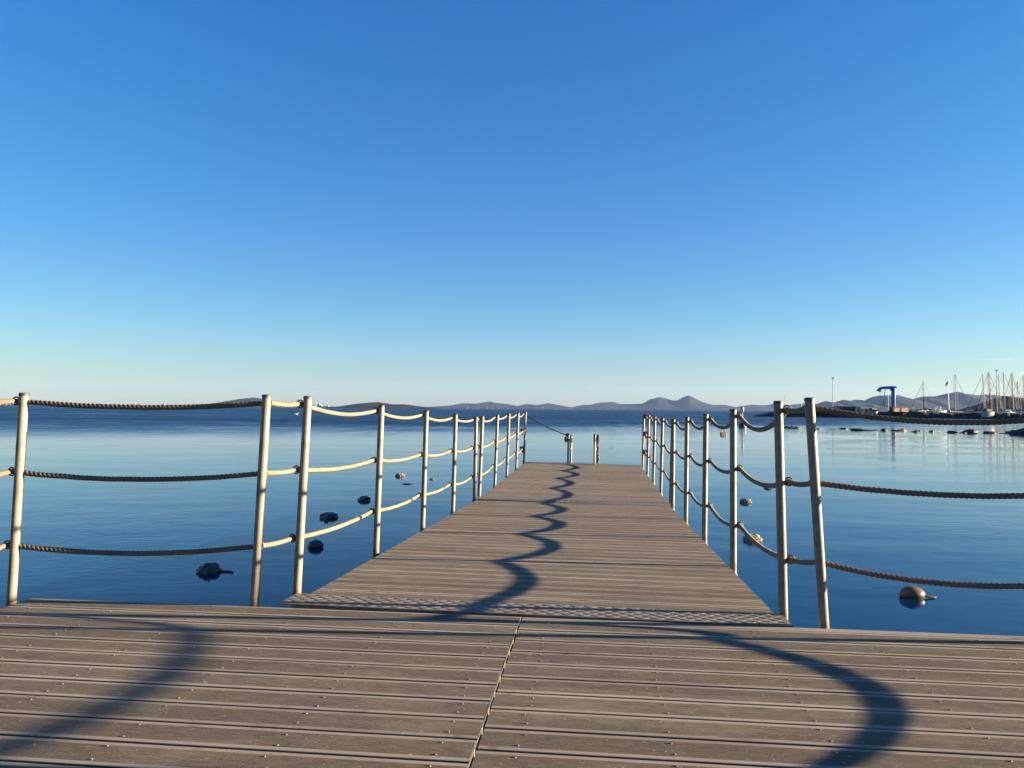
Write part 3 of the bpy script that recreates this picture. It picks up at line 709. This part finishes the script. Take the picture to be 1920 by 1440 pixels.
# ------------------------------------------------------------------ sailing yachts and motor boats
BG = 'boats moored at the harbour quay'
def hull_mb(ln, bm, fb, dr=.3):
    mb = MB(); rings = []
    for i in range(13):
        u = i / 12; x = -ln / 2 + ln * u
        b = bm / 2 * (1 - max(0, (u - .35) / .65) ** 2.2) * (.78 + .22 * min(1, u / .3)); b = max(b, .03)
        sh = fb * (1 + .18 * (2 * u - .8) ** 2)
        rings.append([V(x, -b, sh), V(x - .02 * ln * (u > .8), -b * .92, sh * .4), V(x, -b * .55, -dr), V(x, b * .55, -dr), V(x - .02 * ln * (u > .8), b * .92, sh * .4), V(x, b, sh), V(x, 0, sh + .06)])
    mb.rings(rings, 0, True, False); return mb
M_sailcover = simple('navy_sail_cover', (.03, .035, .06), (.05, .05, .08), 2, .85)
M_sailpale = simple('pale_sail_cover', (.04, .04, .04), (.03, .03, .032), 2, .85)
def yacht(pxb, pxt, ytop, Y, label, stay=None, rot=0.25, ln=9, boom=True, hullmat=None, cover=None):
    p = at(pxb, Y, WATER); root = empty('sailing_yacht', p, label, 'yacht', BG, (0, 0, rot))
    tp = at(pxt, Y, None, ytop); Ri = Matrix.Rotation(-rot, 3, 'Z'); tl = Ri @ (tp - p)
    H = tl.z; mx = Ri @ (at(pxt, Y) - at(pxb, Y)); foot = V(.6, 0, 1.2); top = V(.6 + mx.x, mx.y, H)
    off = Ri @ V(0, 0, 0)
    sh = V(-.6, 0, 0)
    hull_mb(ln, ln * .31, 1.25).build('hull', hullmat or M_white, root)
    mb = MB(); mb.rings([[V(x, -w_, 1.25), V(x, w_, 1.25), V(x, w_ * .8, 1.25 + h), V(x, -w_ * .8, 1.25 + h)] for x, w_, h in ((-1.6, .9, .55), (.5, .9, .6), (1.6, .7, .45), (2.4, .4, .12))]); cb = mb.build('cabin', M_white, root)
    mb = MB()
    for s in (-1, 1): mb.box((0, s * .84, 1.55), (2.2, .06, .16))
    mb.build('cabin_window', M_glass, cb)
    f0, t0 = foot + sh, top + sh
    mb = MB(); mb.tube([f0, t0], [.10, .075], 8)
    for q in (.45, .72): c = f0.lerp(t0, q); mb.tube([c - V(0, .7, 0), c + V(0, .7, 0)], .03, 6)
    m = mb.build('mast', M_grey, root)
    mb = MB(); mb.tube([V(ln * .48, 0, 1.5), f0.lerp(t0, .2) + V(ln * .48 - (f0.lerp(t0, .2)).x, 0, 0) * .82, t0 - V(0, 0, .3)], [.05, .065, .035], 6); mb.build('furled_jib', M_sailpale, root)
    mb = MB(); mb.tube([V(-ln * .47, 0, 1.4), t0], .026, 5)
    for s in (-1, 1): mb.tube([V(-.1, s * ln * .14, 1.3), f0.lerp(t0, .72) + V(0, s * .7, 0), t0], .024, 5)
    mb.build('rigging', M_cable, root)
    if boom:
        mb = MB(); mb.tube([f0 + V(0, 0, 1.0), f0 + V(-2.6, 0, .95)], .07, 8); b_ = mb.build('boom', M_grey, root)
        mb = MB(); mb.tube([f0 + V(-.1, 0, 1.35), f0 + V(-.5, 0, 1.22), f0 + V(-2.5, 0, 1.05)], [.16, .2, .1], 8); mb.build('sail_cover', cover or M_sailcover, b_)
    mb = MB()
    for x in (-ln * .42, -ln * .2, 0, ln * .2, ln * .4):
        for s in (-1, 1): mb.tube([V(x, s * ln * .13 * (1 - max(0, x / ln) * 1.4), 1.25), V(x, s * ln * .13 * (1 - max(0, x / ln) * 1.4), 1.85)], .025, 5)
    mb.build('stanchion', M_grey, root)
YA = [(1732, 1731.3, 713.8, 212, 'yacht with one lone mast midway between the crane and the flagpole', 3.3),
      (1791.5, 1791.7, 701.2, 212, 'yacht under the tall lone mast just right of the flagpole', .15),
      (1847, 1843, 701.0, 214, 'yacht with the leftmost mast of the right hand cluster', 2.9),
      (1857, 1853.5, 696.2, 222, 'yacht with the taller of two masts nearly touching left of the lamp post', 3.2),
      (1859, 1855.6, 697.6, 230, 'yacht with the shorter of two masts nearly touching left of the lamp post', .2),
      (1876, 1872.8, 701.8, 218, 'yacht whose mast stands immediately right of the tallest lamp post', 3.0),
      (1884.5, 1882, 697.2, 226, 'yacht with a slim mast and long slanting stay in the cluster', -.2),
      (1900, 1897, 700.6, 220, 'yacht with the left one of the paired masts near the right edge', .3),
      (1901.5, 1898.8, 697.8, 232, 'yacht with the right one of the paired masts near the right edge', 3.4),
      (1910.5, 1908.4, 714.4, 214, 'small yacht with the shortest mast near the right edge', 3.1),
      (1921.5, 1919.3, 704, 220, 'yacht whose mast is cut by the right edge', .1)]
for i, (b, t, y, Y, lab, rot) in enumerate(YA):
    yacht(b, t, y, Y, lab, rot=rot, ln=8.5 + (i % 3) * .8, cover=M_sailpale if i % 4 == 0 else None)
def motorboat(px, Y, label, ln=5.5, rot=.2, style=0, z=WATER, hullmat=None, h0=1.15):
    p = at(px, Y, z); root = empty('motorboat', p, label, 'motorboat', BG, (0, 0, rot))
    hull_mb(ln, ln * .36, h0).build('hull', hullmat or M_white, root)
    if style == 0:
        mb = MB(); mb.rings([[V(x, -w_, h0), V(x, w_, h0), V(x, w_ * .75, h0 + h), V(x, -w_ * .75, h0 + h)] for x, w_, h in ((-.8, .8, .7), (.3, .8, .75), (.9, .7, .1), (2.0, .3, .05))]); c = mb.build('cabin', M_white, root)
        mb = MB(); mb.box((-.2, -.76, h0 + .42), (1.0, .05, .26)); mb.box((-.2, .76, h0 + .42), (1.0, .05, .26)); mb.build('window', M_glass, c)
    elif style == 1:
        mb = MB()
        for x in (-.9, .6):
            for s in (-1, 1): mb.tube([V(x, s * .8, h0), V(x * .8, s * .7, h0 + 1.15)], .05, 6)
        for s in (-1, 1): mb.tube([V(-.72, s * .7, h0 + 1.15), V(.48, s * .7, h0 + 1.15)], .05, 6)
        for x in (-.72, .48): mb.tube([V(x, -.7, h0 + 1.15), V(x, .7, h0 + 1.15)], .05, 6)
        mb.build('bimini_frame', M_white, root)
        mb = MB(); mb.bevbox((.3, 0, h0 + .25), (.6, .7, .5), .08); mb.build('console', M_white, root)
    elif style == 2:
        mb = MB(); mb.bevbox((-.1, 0, h0 + .4), (1.8, 1.3, .8), .15); mb.build('tarpaulin', M_cap, root)
        mb = MB(); mb.box((0, -ln * .176, h0 * .58), (ln * .62, .04, .22)); mb.build('stripe', M_green, root)
    else:
        mb = MB(); mb.bevbox((-.1, 0, h0 + .95), (1.6, 1.3, .09), .03)
        for x in (-.7, .5):
            for s in (-1, 1): mb.tube([V(x, s * .55, h0), V(x, s * .55, h0 + .92)], .04, 6)
        mb.build('t_top', M_white, root)
        mb = MB(); mb.bevbox((0, 0, h0 + .25), (.7, .6, .5), .08); mb.build('console', M_white, root)
    if style != 2:
        mb = MB(); mb.bevbox((-ln / 2 - .15, 0, h0 * .8), (.35, .35, .6), .06); mb.tube([(-ln / 2 - .15, 0, h0 * .6), (-ln / 2 - .15, 0, -.3)], .08, 6); mb.build('outboard_motor', M_cap, root)
motorboat(1708, 207, 'white motorboat with a hard top just right of the tan hut', 5.2, 3.3, 3, .0)
motorboat(1724, 206.5, 'white cabin boat below the lone mast right of the crane', 4.8, .15, 0, .0)
motorboat(1757, 205.5, 'white motorboat with a square tubular frame left of the flagpole', 5.0, .1, 1, .0)
motorboat(1817, 207, 'low white motorboat right of the tall lone mast', 5.5, 3.2, 0, -.35)
motorboat(1851, 194.6, 'white boat with a green stripe and black cover resting on the quay edge', 3.2, 3.4, 2, .12, None, .9)
motorboat(1636, 199.0, 'small greenish white boat resting on the quay edge left of the hut', 2.5, 3.5, 2, .38, M_ltblue, .7)
motorboat(1889, 207, 'low white motorboat among the masts at right', 5.0, .2, 0, -.25)
motorboat(1905, 208, 'white cabin boat with dark canopy near the right edge', 5.2, 3.0, 0, -.05)
# steel frame (boat trolley gantry) left of the hut
p = at(1626, 206, QT); g = empty('boat_trolley', p, 'spindly pale gantry frame between the containers and the hut', 'trolley')
mb = MB()
for x in (-1.7, .2, 1.7):
    mb.tube([(x, 0, 0), (x, 0, 1.5)], .05, 6)
mb.tube([(-1.7, 0, 1.5), (1.7, 0, 1.5)], .05, 6); mb.tube([(-1.7, 0, .5), (1.7, 0, .5)], .05, 6); mb.build('gantry_frame', M_grey, g)
mb = MB(); mb.bevbox((-.6, 0, .35), (1.6, 1.0, .7), .1); mb.build('load', M_cap, g)
# dark bushes on the quay: leafy clumps
M_leaf = simple('dark_foliage', (.022, .03, .014), (.04, .045, .022), 3, .8)
M_bark = simple('bark', (.08, .06, .045), (.05, .04, .03), 4, .9)
def bush(px, Y, wd, h, label):
    p = at(px, Y, QT); root = empty('bush', p, label, 'bush', 'bushes on the quay'); rnd = random.Random(int(px)); mb = MB()
    for _ in range(420):
        d = Vector((rnd.gauss(0, 1), rnd.gauss(0, 1), rnd.gauss(0, 1))).normalized() * rnd.random() ** .4
        c = Vector((d.x * wd, d.y * wd * .8, h * .55 + d.z * h * .5)) * (1 + .25 * noise.noise(d * 2.5 + Vector((px, 0, 0))))
        a = Vector((rnd.gauss(0, 1), rnd.gauss(0, 1), rnd.gauss(0, 1))).normalized(); b = a.orthogonal().normalized(); s = rnd.uniform(.09, .2)
        mb.add([c + a * s, c + b * s * .6, c - a * s, c - b * s * .6], [[0, 1, 2, 3]])
    mb.build('foliage', M_leaf, root)
    mb = MB()
    for k in range(4): mb.tube([(0, 0, -.1), (wd * .4 * cos(k * 1.6), wd * .3 * sin(k * 1.6), h * .6)], [.07, .03], 6)
    mb.build('stem', M_bark, root)
bush(1642, 203, .9, .95, 'dark bush on the quay just left of the tan hut')
bush(1616, 204, .7, .6, 'small dark bush under the pale gantry frame')
bush(1851, 203, 1.0, 1.15, 'dark bush behind the green striped boat')

# ------------------------------------------------------------------ far shore towns
M_bldg = simple('white_render', (.40, .38, .36), (.30, .29, .28), .03, .8)
M_bldg2 = simple('cream_render', (.30, .25, .2), (.24, .2, .16), .03, .8)
def building(px, py_base, Y, wd, h, mat, label, group, kind=0):
    p = at(px, Y, WATER + .8); root = empty('apartment_block', p, label, 'building', group)
    mb = MB(); d = wd * .6
    mb.bevbox((0, 0, h / 2), (wd, d, h), .1)
    mb.bevbox((wd * .18, 0, h + .9), (wd * .28, d * .5, 1.8), .1)
    if kind: mb.bevbox((-wd * .7, 0, h * .33), (wd * .5, d * .9, h * .66), .1)
    mb.build('wall', mat, root)
    mb = MB(); k = max(2, int(h / 3))
    for i in range(k): mb.box((0, -d / 2 - .06, (i + .55) * h / k), (wd * .8, .16, h / k * .38))
    mb.build('window_band', M_glass, root)
def shore(name, a, b, Y, seed):
    mb = MB(); n = 60; vs = []
    for i in range(n + 1):
        px = a + (b - a) * i / n; p = at(px, Y)
        for dy, z in ((-40, -1), (-10, .7), (60, 2.6 + 2 * noise.noise(Vector((i * .4, seed, 0)))), (220, -1)): vs.append((p.x, Y + dy, WATER + z))
    mb.add(vs, [[i * 4 + k, (i + 1) * 4 + k, (i + 1) * 4 + k + 1, i * 4 + k + 1] for i in range(n) for k in range(3)]); tag(mb.build(name, M_hill), kind='structure')
shore('sandy_shore', -140, 400, 5200, 1); shore('sandy_shore', 520, 690, 5200, 2); shore('sandy_shore', 820, 1480, 6400, 3)
rnd = random.Random(3)
for px in [x + rnd.uniform(-3, 3) for x in range(-20, 330, 9)]:
    building(px, 0, 5225, rnd.uniform(12, 30), rnd.choice((6, 7, 9, 9, 12, 15, 18)), rnd.choice((M_bldg, M_bldg, M_bldg2)), 'white holiday block in the town strung along the far left horizon', 'town on the far left shore', rnd.random() < .5)
for px in [x + rnd.uniform(-2, 2) for x in range(584, 666, 6)]:
    building(px, 0, 5225, rnd.uniform(14, 26), 8 + 12 * (abs(px - 594) < 4) + rnd.choice((0, 2, 5, 8)), M_bldg, 'white block in the bright town just left of the dark island', 'town left of the island', rnd.random() < .5)
for px, lab in ((1008.5, 'leftmost of three pale towers at the foot of the central hills'), (1013, 'middle one of three pale towers at the foot of the central hills'), (1017.5, 'rightmost of three pale towers at the foot of the central hills')):
    building(px, 0, 6425, 10, 20, M_bldg, lab, 'three pale towers')
for px in [x + rnd.uniform(-5, 5) for x in list(range(880, 940, 9)) + list(range(1085, 1130, 9)) + list(range(1140, 1300, 11))]:
    building(px, 0, 6425, rnd.uniform(14, 30), rnd.uniform(4, 9), rnd.choice((M_bldg, M_bldg2)), 'tiny pale house on the shore below the central hills', 'houses below the central hills')

# ------------------------------------------------------------------ haze
HAZE = 2.2e-5
if HAZE:
    mb = MB(); T = 420; B = WATER - 1.0
    mb.box((0, 0, (T + B) / 2), (2 * 14500, 2 * 14500, T - B)); hz = mb.build('haze', [])
    m = bpy.data.materials.new('sea_haze'); m.use_nodes = True; nt = m.node_tree
    nt.nodes.remove(nt.nodes['Principled BSDF']); vol = nt.nodes.new('ShaderNodeVolumePrincipled')
    vol.inputs['Color'].default_value = (.30, .49, .92, 1); vol.inputs['Density'].default_value = HAZE; vol.inputs['Anisotropy'].default_value = .1
    nt.links.new(vol.outputs[0], nt.nodes['Material Output'].inputs['Volume']); hz.data.materials.append(m); tag(hz, kind='stuff')
